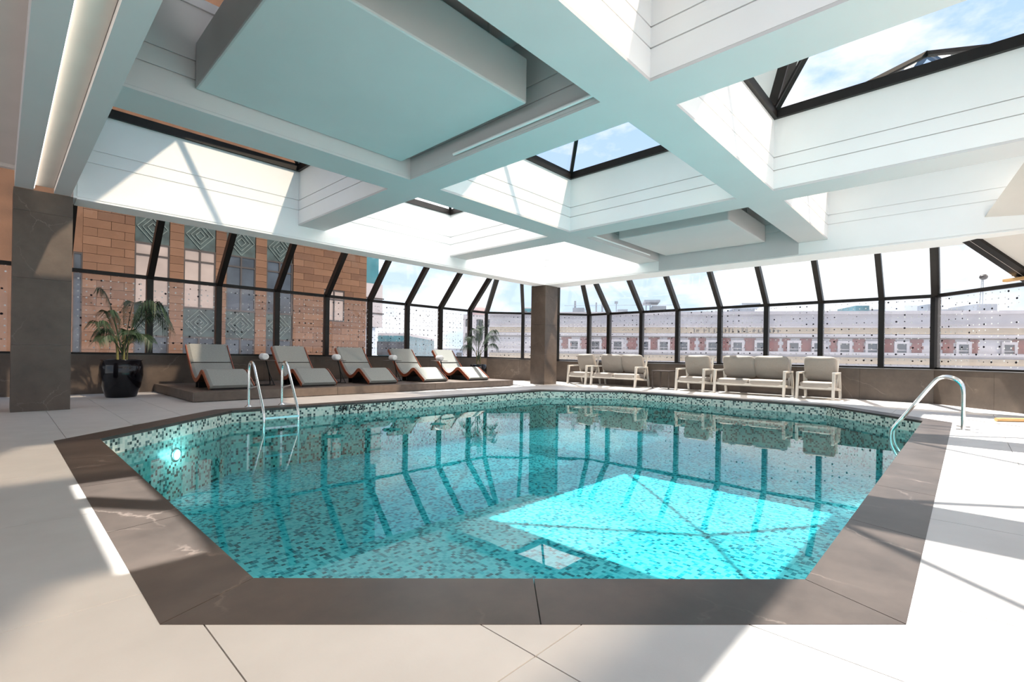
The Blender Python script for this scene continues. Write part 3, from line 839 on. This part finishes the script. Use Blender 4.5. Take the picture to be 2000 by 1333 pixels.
# ------------------------------------------------------------------ potted palms
def frond(base, tip, rise, leaf, npair, droop, rnd):
    base = Vector(base); tip = Vector(tip)
    pts = []
    for k in range(15):
        t = k / 14
        p = base.lerp(tip, t); p.z += rise * (4 * t * (1 - t)) * (0.6 + 0.4 * t)
        pts.append(p)
    mb = MB(); mb.tube(pts, 0.010, 5, 0.003)
    side = (tip - base).cross(Vector((0, 0, 1)))
    if side.length < 1e-3: side = Vector((1, 0, 0))
    side.normalize()
    for k in range(npair):
        t = 0.30 + 0.70 * k / (npair - 1); f = t * 14; i = min(int(f), 13)
        p = pts[i].lerp(pts[i + 1], f - i); d = (pts[i + 1] - pts[i]).normalized()
        l_ = leaf * (0.45 + 0.9 * math.sin(math.pi * min(1, (t - 0.22) * 1.05))) * rnd.uniform(.85, 1.1)
        for s in (-1, 1):
            out_ = (side * s * 0.95 + d * 0.50 + Vector((0, 0, 0.10))).normalized()
            m1 = p + out_ * l_ * 0.5; e = p + out_ * l_ + Vector((0, 0, -droop * l_ * rnd.uniform(.7, 1.3)))
            w = d.cross(out_).cross(out_).normalized() * 0.0075
            mb.add([p - w * .3, p + w * .3, m1 + w, m1 - w, e], [(0, 1, 2, 3), (3, 2, 4)])
    return mb
def palm(loc, s, tips, label, nst, rnd):
    t = thing('potted_palm', loc, label, 'potted plant', 'palms in black pots')
    x, y, z = loc
    part('pot', MB().lathe([(.0, 0), (.225, 0), (.235, .015), (.30, .22), (.335, .42), (.33, .58), (.305, .69), (.32, .70), (.32, .715), (.295, .715), (.285, .60), (.0, .60)],
                           loc, 36) if s == 1 else MB().lathe([(0, 0), (.19, 0), (.27, .20), (.30, .38), (.28, .56), (.25, .58), (.24, .50), (0, .50)], loc, 32), 'black_glaze', t)
    zt_ = z + (.62 if s == 1 else .51)
    part('soil', MB().lathe([(.28 if s == 1 else .235, 0), (.2, .012), (0, .02)], (x, y, zt_ - .01), 20), 'soil', t)
    for k in range(nst):
        a = 2 * math.pi * k / nst; r = .07
        part('stem', MB().tube([(x + r * math.cos(a), y + r * math.sin(a), zt_ - .05), (x + 1.2 * r * math.cos(a), y + 1.2 * r * math.sin(a), zt_ + .25), (x + 1.6 * r * math.cos(a), y + 1.6 * r * math.sin(a), zt_ + .55)], .018, 6, .009), 'palm_stem', t)
    for (dx, dy, dz, rise, leaf) in tips:
        bz = zt_ + rnd.uniform(.15, .4)
        part('frond', frond((x + rnd.uniform(-.05, .05), y + rnd.uniform(-.05, .05), bz), (x + dx, y + dy, z + dz), rise, leaf * 1.05, 34, .8, rnd), 'palm_leaf', t)
rnd = random.Random(3)
palm((1.60, 11.72, 0), 1, [(-.32, .05, 2.02, .30, .20), (.72, -.15, 1.50, .62, .32), (.60, .25, 1.62, .50, .30), (.80, .1, 1.30, .55, .28), (.45, -.35, 1.80, .30, .28), (.25, .40, 1.85, .28, .24),
                          (-.42, -.2, 1.38, .22, .20), (-.38, .2, 1.15, .25, .18), (-.40, -.35, 1.05, .2, .16), (.42, -.38, 1.05, .22, .18), (.05, -.45, 1.2, .25, .18), (.45, .35, 1.15, .2, .18), (-.25, -.25, 1.60, .2, .2)],
     'tall arching palm in a large glossy black pot against the left wall', 5, rnd)
palm((11.36, 12.28, 0), 2, [(-.55, .0, 1.35, .45, .26), (-.40, -.3, 1.75, .30, .26), (.0, -.1, 2.05, .15, .28), (.55, -.25, 1.75, .30, .26), (.75, -.1, 1.45, .42, .24), (.30, .25, 1.9, .2, .24), (-.6, .2, 1.05, .4, .22), (.5, -.4, 1.2, .3, .2)],
     'smaller palm in a black pot near the far corner', 4, rnd)

# ------------------------------------------------------------------ pool ladder and grab rail
ld = thing('pool_ladder', (3.05, 8.2, 0), 'polished steel pool ladder with two arched rails in front of the loungers', 'pool ladder')
for x in (2.78, 3.30):
    path = [(x, 8.47, 0), (x, 8.47, .3), (x, 8.47, .58)] + [(x, 8.47 - .10 * (1 - math.cos(a)), .62 + .115 * math.sin(a)) for a in [i * math.pi / 2 / 5 for i in range(6)]]
    path += [(x, 8.32, .725), (x, 8.24, .66), (x, 8.05, .36), (x, 7.86, .06), (x, 7.80, -.06), (x, 7.79, -.20), (x, 7.79, -.90)]
    part('rail', MB().tube(path, .021, 12), 'chrome', ld)
    part('flange', MB().lathe([(0, 0), (.055, 0), (.055, .012), (.03, .022), (.022, .04), (0, .04)], (x, 8.47, 0.001), 20), 'chrome', ld)
    part('brace', MB().tube([(x, 8.47, .30), (x, 8.06, .37)], .010, 8), 'chrome', ld)
for z in (-.11, -.40, -.69): part('step', MB().box(2.79, 3.29, 7.75, 7.83, z - .02, z + .012), 'chrome', ld)
gr = thing('grab_rail', (8.9, .5, 0), 'pair of curved polished steel grab rails at the right edge of the pool', 'grab rail')
for x in (8.70, 9.10):
    path = catmull([(x, .02, 0), (x, .02, .35), (x, .025, .54), (x, .07, .645), (x, .17, .695), (x, .27, .675), (x, .36, .56), (x, .60, .18), (x, .735, -.03), (x, .765, -.12), (x, .755, -.28), (x, .70, -.42)], 5)
    part('rail', MB().tube(path, .024, 12), 'chrome', gr)
    part('base_plate', MB().box(x - .06, x + .06, -.05, .09, .0005, .016), 'chrome', gr)

# ------------------------------------------------------------------ armchairs and sofas (facing -x)
def seat(name, width, nseat, loc, label, cat, group):
    t = thing(name, loc, label, cat, group)
    x0, y0, z0 = loc
    fr = 'chair_frame'; bw = .055
    X = lambda v: x0 + v
    for s, y in ((0, y0 + bw / 2), (1, y0 + width - bw / 2)):
        part('leg', MB().bar((X(-.03), y, 0), (X(.03), y, .60), bw, .06, up=(1, 0, 0)), fr, t)
        part('leg', MB().bar((X(.84), y, 0), (X(.68), y, .58), bw, .055, up=(1, 0, 0)), fr, t)
        part('armrest', MB().bar((X(.0), y, .60), (X(.71), y, .60), bw + .01, .045), fr, t, bevel=.008)
        part('side_rail', MB().bar((X(.0), y, .27), (X(.78), y, .20), bw * .8, .055), fr, t)
        part('back_post', MB().bar((X(.60), y + (bw if s == 0 else -bw) * .9, .22), (X(.80), y + (bw if s == 0 else -bw) * .9, .92), .045, .045, up=(1, 0, 0)), fr, t)
    part('front_rail', MB().box(X(-.01), X(.035), y0 + bw, y0 + width - bw, .235, .295), fr, t)
    part('rear_rail', MB().box(X(.68), X(.72), y0 + bw, y0 + width - bw, .18, .24), fr, t)
    part('back_rail', MB().bar((X(.79), y0 + bw, .88), (X(.79), y0 + width - bw, .88), .04, .05), fr, t)
    part('seat_slats', MB().box(X(.03), X(.69), y0 + bw, y0 + width - bw, .235, .25), fr, t)
    w = (width - 2 * bw - .01) / nseat
    for k in range(nseat):
        cy = y0 + bw + .005 + w * (k + .5)
        part('seat_cushion', MB().pillow((X(.31), cy, .325), (.66, w - .006, .15), .22), 'chair_fabric', t)
        rot = Matrix.Rotation(math.radians(rnd.uniform(-3, 3)), 3, 'Z') @ Matrix.Rotation(math.radians(69 + rnd.uniform(-2, 2)), 3, 'Y') @ Matrix.Rotation(math.radians(rnd.uniform(-2, 2)), 3, 'Z')
        part('back_cushion', MB().pillow((X(.57), cy, .70), (.60, w + .02, .21), .27, rot, 40, 20, .8), 'chair_fabric', t)
    return t
rnd = random.Random(11)
XA = 12.80
seat('armchair', .77, 1, (XA, 2.13, 0), 'taupe cushioned armchair with cream frame nearest the grab rail', 'armchair', 'cream-framed armchairs')
seat('sofa', 1.68, 2, (XA, 3.12, 0), 'two-seat taupe sofa with cream frame between two armchairs', 'sofa', 'cream-framed sofas')
seat('armchair', .80, 1, (XA + .05, 5.06, 0), 'taupe cushioned armchair with cream frame in the middle of the row', 'armchair', 'cream-framed armchairs')
seat('sofa', 1.60, 2, (XA + .12, 7.10, 0), 'two-seat taupe sofa with cream frame next to the dark side table', 'sofa', 'cream-framed sofas')
seat('armchair', .76, 1, (XA + .12, 8.86, 0), 'shaded grey armchair with cream frame beside the far corner column', 'armchair', 'cream-framed armchairs')
st = thing('side_table', (13.25, 6.37, 0), 'dark brown square side table between the sofa and armchair', 'side table')
part('table_top', MB().box(12.98, 13.55, 6.10, 6.66, .50, .53), 'brown_panel', st)
for x in (13.0, 13.5):
    for y in (6.12, 6.61): part('leg', MB().box(x, x + .03, y, y + .03, 0, .50), 'brown_panel', st)

# ------------------------------------------------------------------ small timber things at the right edge
solo('wooden_pole', MB().tube([(10.47, -.34, .03), (10.56, -.44, .03), (11.30, -1.28, .03)], .029, 12), 'orange_wood', 'round orange wooden pole lying on the deck at the right edge', 'pole', org=(10.76, -.67, 0))
sh = thing('timber_shelf', (12.95, -.65, 2.45), 'small timber rack fixed below the black rafter at the right edge', 'rack')
part('board', MB().bar((13.08, -.52, 2.46), (12.20, -1.40, 2.46), .10, .05), 'orange_wood', sh)
part('bracket', MB().bar((13.00, -.62, 2.54), (12.20, -1.42, 2.54), .05, .025), 'dark_wood', sh)
part('bracket', MB().box(12.93, 12.96, -.69, -.66, 2.47, 2.55), 'dark_wood', sh)

# ------------------------------------------------------------------ sandstone tower on the left
YB = 22.0
tw = thing('brick_tower', (2, YB, -25), 'tall warm sandstone office tower beyond the left windows', 'building')
TXR = 12.59
part('tower_body', MB().box(-16, TXR, YB + .10, YB + 13, -25, 51.6), 'mortar', tw)
def fx_(u): return on_y(u, 550, YB).x
blk = {}
def stone_block(x0, x1, z0, z1):
    key = (round(x1 - x0, 2), rnd.choice(('sandstone', 'sandstone_pale', 'sandstone_dark', 'sandstone')))
    if key not in blk:
        blk[key] = MB().box(.006, key[0] - .006, -.06, .10, .006, .30 - .006).mesh('stone_block', key[1])
    b_ = bpy.data.objects.new('stone_block', blk[key]); COL.objects.link(b_); b_.parent = tw
    b_.location = Vector((x0, YB, z0)) - Vector((2, YB, -25))
zlo, zhi, ch = 0.3, 6.0, 0.30
def wall_blocks(x0, x1, bw, rows=None):
    nrow = int((zhi - zlo) / ch)
    for r in (rows if rows is not None else range(nrow)):
        z = zlo + r * ch; x = x0; first = True
        while x < x1 - .01:
            w = bw * (.5 if (first and r % 2) else 1.0); first = False
            w = min(w, x1 - x)
            if x1 - (x + w) < .12: w = x1 - x
            stone_block(x, x + w, z, z + ch)
            x += w
wall_blocks(fx_(160), fx_(262), .75)
for a, b in ((330, 358), (420, 441), (498, 520)): wall_blocks(fx_(a), fx_(b), 1.0)
WS = (fx_(632), fx_(672), zlo + 7 * ch, zlo + 12 * ch)
wall_blocks(fx_(572), TXR, .92, [r for r in range(19) if not 7 <= r < 12])
wall_blocks(fx_(572), WS[0], .92, range(7, 12)); wall_blocks(WS[1], TXR, .92, range(7, 12))
part('plain_wall', MB().box(-16, fx_(142), YB - .05, YB + .10, -25, 51.5), 'sandstone', tw)
part('plain_wall', MB().box(fx_(142), TXR, YB - .05, YB + .10, 6.0, 51.5), 'sandstone', tw)
part('plain_wall', MB().box(fx_(142), TXR, YB - .05, YB + .10, -25, zlo), 'sandstone', tw)
def tower_window(x0, x1, z0, z1, mat, bars=1, mid=None):
    w = part('window', MB().box(x0, x1, YB + .0, YB + .08, z0, z1), mat, tw)
    mb = MB()
    for q in range(bars + 2):
        x = x0 + (x1 - x0) * q / (bars + 1); mb.box(x - .03, x + .03, YB - .04, YB + .01, z0, z1)
    for z in ([z0 + .03, z1 - .03] + ([mid] if mid else [])): mb.box(x0, x1, YB - .035, YB + .012, z - .03, z + .03)
    part('window_frame', mb, 'window_frame_dark', w)
def spandrel(x0, x1, z0, z1):
    s_ = part('spandrel_panel', MB().box(x0, x1, YB - .01, YB + .08, z0, z1), 'spandrel', tw)
    cx, cz = (x0 + x1) / 2, (z0 + z1) / 2; mb = MB()
    for k in (1.0, .66, .33):
        hx, hz = (x1 - x0) / 2 * k * .9, (z1 - z0) / 2 * k * .95
        pts = [(cx - hx, cz), (cx, cz + hz), (cx + hx, cz), (cx, cz - hz)]
        for q in range(4):
            a, b = pts[q], pts[(q + 1) % 4]; mb.bar((a[0], YB - .03, a[1]), (b[0], YB - .03, b[1]), .03, .035, up=(0, 1, 0))
    part('relief', mb, 'relief_metal', s_)
for i, (a, b) in enumerate(((262, 330), (358, 420), (441, 498), (520, 570))):
    x0, x1 = fx_(a) + .01, fx_(b) - .01
    tower_window(x0, x1, 2.55, 4.86, 'window_pale' if i < 2 else 'window_dark', 1, 4.4)
    spandrel(x0, x1, 4.86, 6.0)
    spandrel(x0, x1, 1.45, 2.55)
    tower_window(x0, x1, zlo, 1.45, 'window_dark', 1)
tower_window(fx_(142), fx_(160), zlo, 4.2, 'window_dark', 0)
part('plain_wall', MB().box(fx_(142), fx_(160), YB - .05, YB + .10, 4.2, 6.0), 'sandstone', tw)
tower_window(WS[0], WS[1], WS[2], WS[3], 'window_pale', 1, 3.45)
tg = thing('glass_tower', (13.4, 24, -25), 'slim teal glass corner of a tower behind the sandstone building', 'building')
part('curtain_wall', MB().box(12.60, 13.9, 23.0, 33, 4.6, 40), 'teal_glass', tg)
part('balcony_floor', MB().box(12.60, 14.1, 22.9, 33, 2.3, 4.6), 'facade_white', tg)
for z in (3.0, 3.8): part('balcony_rail', MB().box(12.6, 14.16, 22.84, 22.9, z, z + .06), 'window_frame_dark', tg)
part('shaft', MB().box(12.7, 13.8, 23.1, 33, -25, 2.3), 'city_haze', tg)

# ------------------------------------------------------------------ pale facade with red brick panels, opposite on the right
A0 = at_depth(1060, 690, 52.6); B0 = at_depth(1840, 690, 45.0)
A0.z = 0; B0.z = 0
du = (B0 - A0); FL = du.length; du.normalize(); dn = Vector((du.y, -du.x, 0))
if dn.dot(-A0) < 0: dn = -dn                      # towards the camera
def fs(u):                                         # pixel column -> metres along the facade
    r = ray(u, 690); r.z = 0
    den = r.x * du.y - r.y * du.x
    t = (A0.x * du.y - A0.y * du.x) / den
    return (r * t - A0).dot(du)
wf = thing('white_facade_building', tuple(A0 + Vector((0, 0, -25))), 'long pale classical building with red brick panels opposite the right windows', 'building')
def fbox(name, s0, s1, z0, z1, o0, o1, mat, parent=wf):
    p = [A0 + du * s0 + dn * o0, A0 + du * s1 + dn * o0, A0 + du * s1 + dn * o1, A0 + du * s0 + dn * o1]
    if area([(q.x, q.y) for q in p]) < 0: p = p[::-1]
    return part(name, MB().prism([(q.x, q.y) for q in p], z0, z1), mat, parent)
SE = fs(1840) + 22
fbox('wall', -6, SE, -25, 5.62, -14, 0, 'facade_white')
fbox('cornice', -6, SE, 5.35, 5.66, 0, .35, 'facade_white')
fbox('cream_band', -6, SE, 3.48, 4.06, 0, .12, 'facade_cream')
fbox('string_course', -6, SE, 4.06, 4.20, 0, .30, 'facade_white')
fbox('string_course', -6, SE, 3.02, 3.10, 0, .22, 'brown_panel')
fbox('string_course', -6, SE, 3.10, 3.44, 0, .14, 'facade_white')
fbox('ledge', -6, SE, 1.45, 1.70, 0, .35, 'facade_white')
fbox('cream_band', -6, SE, .6, 1.2, 0, .14, 'facade_cream')
wins = [1121, 1163, 1206, 1258, 1296, 1334, 1391, 1440, 1486, 1550, 1598, 1649, 1703, 1760, 1881, 1970, 2030]
for u in wins:
    s = fs(u); hw = .40
    w = fbox('window', s - hw, s + hw, 1.70, 2.55, 0, .03, 'window_dark')
    q = fbox('window_frame', s - hw - .22, s - hw, 1.70, 2.75, 0, .12, 'facade_white', w); fbox('window_frame', s + hw, s + hw + .22, 1.70, 2.75, 0, .12, 'facade_white', w)
    fbox('window_frame', s - hw - .22, s + hw + .22, 2.55, 2.80, .001, .14, 'facade_white', w)
    fbox('glazing_bar', s - hw, s + hw, 1.92, 1.99, .03, .06, 'facade_white', w)
bricks = [1106, 1143, 1184, 1234, 1277, 1314, 1351, 1371, 1415, 1464, 1510, 1535, 1574, 1628, 1677, 1735, 1790, 1851, 1903, 1990]
for k, u in enumerate(bricks):
    s = fs(u); hw = .42 if u not in (1351, 1371, 1535, 1628, 1903) else .24
    mb = MB()
    bp_ = fbox('brick_panel', s - hw, s + hw, 1.72, 3.0, 0, .05, 'facade_brick')
    for r in range(4):
        z = 1.72 + r * .32
        if r % 2 == 1: fbox('brick_quoin', s - hw - .13, s + hw + .13, z, z + .30, 0, .045, 'facade_brick', bp_)
# worn, unreadable lettering along the cream band
rl = random.Random(5); lm = MB()
s = fs(1352)
while s < fs(1524):
    w = rl.uniform(.16, .30)
    for _ in range(2):
        a = A0 + du * (s + rl.uniform(0, w * .7)) + dn * .135; h = rl.uniform(.25, .42)
        lm.bar((a.x, a.y, 3.56), (a.x, a.y, 3.56 + h), .05, .02, up=tuple(dn))
    a = A0 + du * s + dn * .135; b = A0 + du * (s + w) + dn * .135; z = rl.choice((3.58, 3.76, 3.94))
    lm.bar((a.x, a.y, z), (b.x, b.y, z), .02, .05)
    s += w + rl.choice((.12, .12, .14, .4))
part('lettering', lm, 'window_frame_dark', wf, 'row of small weathered letters')
# plant and pipes on its roof
def roof(name, u0, u1, z0, z1, o0, o1, mat): return fbox(name, fs(u0), fs(u1), z0, z1, o0, o1, mat)
roof('roof_housing', 1115, 1138, 5.62, 6.3, -4, -1.5, 'roof_grey')
roof('chimney', 1116, 1120, 5.62, 7.2, -3, -2.7, 'roof_grey')
roof('chimney', 1160, 1163, 5.62, 7.0, -3, -2.7, 'roof_grey')
roof('chimney', 1172, 1176, 5.62, 7.1, -3, -2.7, 'roof_grey')
roof('vent_cap', 1199, 1206, 6.85, 7.1, -3, -2.6, 'roof_grey'); roof('vent_pipe', 1202, 1203.5, 5.62, 6.9, -3, -2.9, 'roof_grey')
roof('roof_housing', 1205, 1226, 5.62, 6.15, -4, -2, 'roof_grey')
roof('canopy_roof', 1258, 1290, 6.85, 7.05, -5, -1, 'roof_grey'); roof('canopy_post', 1262, 1264, 5.62, 6.9, -2, -1.8, 'roof_grey'); roof('canopy_post', 1270, 1272, 5.62, 6.9, -2, -1.8, 'roof_grey')
roof('roof_housing', 1275, 1304, 5.62, 6.5, -5, -2, 'roof_grey')
roof('canopy_roof', 1440, 1492, 6.2, 6.55, -6, -2, 'city_haze'); roof('canopy_roof', 1458, 1496, 6.55, 6.75, -6, -2, 'roof_grey'); roof('roof_housing', 1446, 1484, 5.62, 6.2, -6, -2, 'roof_grey')
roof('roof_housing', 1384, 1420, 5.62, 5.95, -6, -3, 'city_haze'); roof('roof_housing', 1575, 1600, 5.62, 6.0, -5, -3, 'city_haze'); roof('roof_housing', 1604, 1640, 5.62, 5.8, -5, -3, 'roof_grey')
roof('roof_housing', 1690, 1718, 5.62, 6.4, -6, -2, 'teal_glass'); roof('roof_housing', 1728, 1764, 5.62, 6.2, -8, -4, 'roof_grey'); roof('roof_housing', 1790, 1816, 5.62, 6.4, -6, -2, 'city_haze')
roof('roof_housing', 1838, 1852, 5.62, 6.5, -4, -2, 'roof_grey'); roof('chimney', 1876, 1881, 5.62, 7.2, -4, -3.6, 'facade_cream'); roof('chimney', 1884, 1888, 5.62, 7.3, -4, -3.6, 'roof_grey')
roof('roof_housing', 1866, 1912, 5.62, 6.0, -5, -2, 'roof_grey'); roof('roof_housing', 1938, 1980, 5.62, 6.5, -6, -2, 'roof_grey')
p = [A0 + du * fs(1100) + dn * -.6, A0 + du * fs(1330) + dn * -.6]
part('roof_railing', MB().tube([(p[0].x, p[0].y, 6.45), (p[1].x, p[1].y, 6.45)], .025, 6), 'roof_grey', wf)

# lattice mast and distant city
ms = thing('lattice_mast', tuple(at_depth(1920, 690, 80)), 'thin lattice mast with a dark lamp head beyond the right windows', 'mast')
mc = at_depth(1918, 620, 80); tt = at_depth(1921, 545, 80)
mb = MB()
for q in ((-.35, 0), (.35, 0), (0, .4)):
    mb.tube([(mc.x + q[0], mc.y + q[1], -25), (mc.x + q[0], mc.y + q[1], mc.z), (tt.x + q[0] * .5, tt.y + q[1] * .5, tt.z)], .05, 5)
for k in range(12):
    z = mc.z - 3 + k * .8; mb.tube([(mc.x - .35, mc.y, z), (mc.x + .35, mc.y, z + .8)], .03, 4)
part('lattice', mb, 'roof_grey', ms)
part('lamp_head', MB().pillow((tt.x, tt.y, tt.z + .3), (1.5, 1.1, .9), .7), 'window_frame_dark', ms)
def far_box(name, u0, u1, v, depth, dd, mat, label):
    a, b = at_depth(u0, v, depth), at_depth(u1, v, depth); z = (a.z + b.z) / 2; f = Vector((FWD.x, FWD.y, 0)) * dd
    pts = [(a.x, a.y), (b.x, b.y), (b.x + f.x, b.y + f.y), (a.x + f.x, a.y + f.y)]
    if area(pts) < 0: pts = pts[::-1]
    t = thing(name, (a.x, a.y, -25), label, 'building')
    part('block', MB().prism(pts, -25, z), mat, t)
    mb = MB(); r = Vector((RIGHT.x, RIGHT.y, 0)); w_ = (b - a).length; nn = max(3, int(w_ / 2.2))
    for row in range(2):
        for k in range(nn):
            p = a + (b - a) * ((k + .5) / nn) - Vector((FWD.x, FWD.y, 0)) * .03
            zz = z - 1.6 - row * 3.2
            mb.bar((p.x - r.x * .7, p.y - r.y * .7, zz), (p.x + r.x * .7, p.y + r.y * .7, zz), .06, 1.7)
    part('window_rows', mb, 'window_dark', t)
    part('parapet', MB().prism([(q[0], q[1]) for q in pts], z, z + .3), 'facade_white', t)
    return t
far_box('office_block', 738, 797, 656, 60, 20, 'teal_glass', 'low blue-green glass block seen behind the fourth lounger')
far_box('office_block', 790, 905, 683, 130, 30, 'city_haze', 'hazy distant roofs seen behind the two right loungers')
far_box('office_block', 905, 1012, 618, 110, 30, 'facade_white', 'pale distant building left of the far corner column')
far_box('office_block', 1018, 1062, 603, 150, 30, 'teal_glass', 'distant blue building right beside the far corner column')
dc = at_depth(935, 611, 165)
dmo = thing('dome', (dc.x, dc.y, dc.z - 2), 'small pink dome on the skyline left of the far corner column', 'dome')
part('dome_shell', MB().lathe([(3.2, -3), (3.2, 0), (2.9, 1.4), (2.0, 2.7), (.7, 3.6), (.2, 4.2), (0, 5.6)], tuple(dc), 20), 'dome_pink', dmo)
part('drum', MB().lathe([(3.6, -30), (3.6, -3)], tuple(dc), 16), 'facade_white', dmo)

gd = MB().add([(-900, -900, -25), (900, -900, -25), (900, 900, -25), (-900, 900, -25)], [(0, 1, 2, 3)])
g = part('ground', gd, 'ground'); tag(g, 'city ground far below the windows', None, None, 'structure')
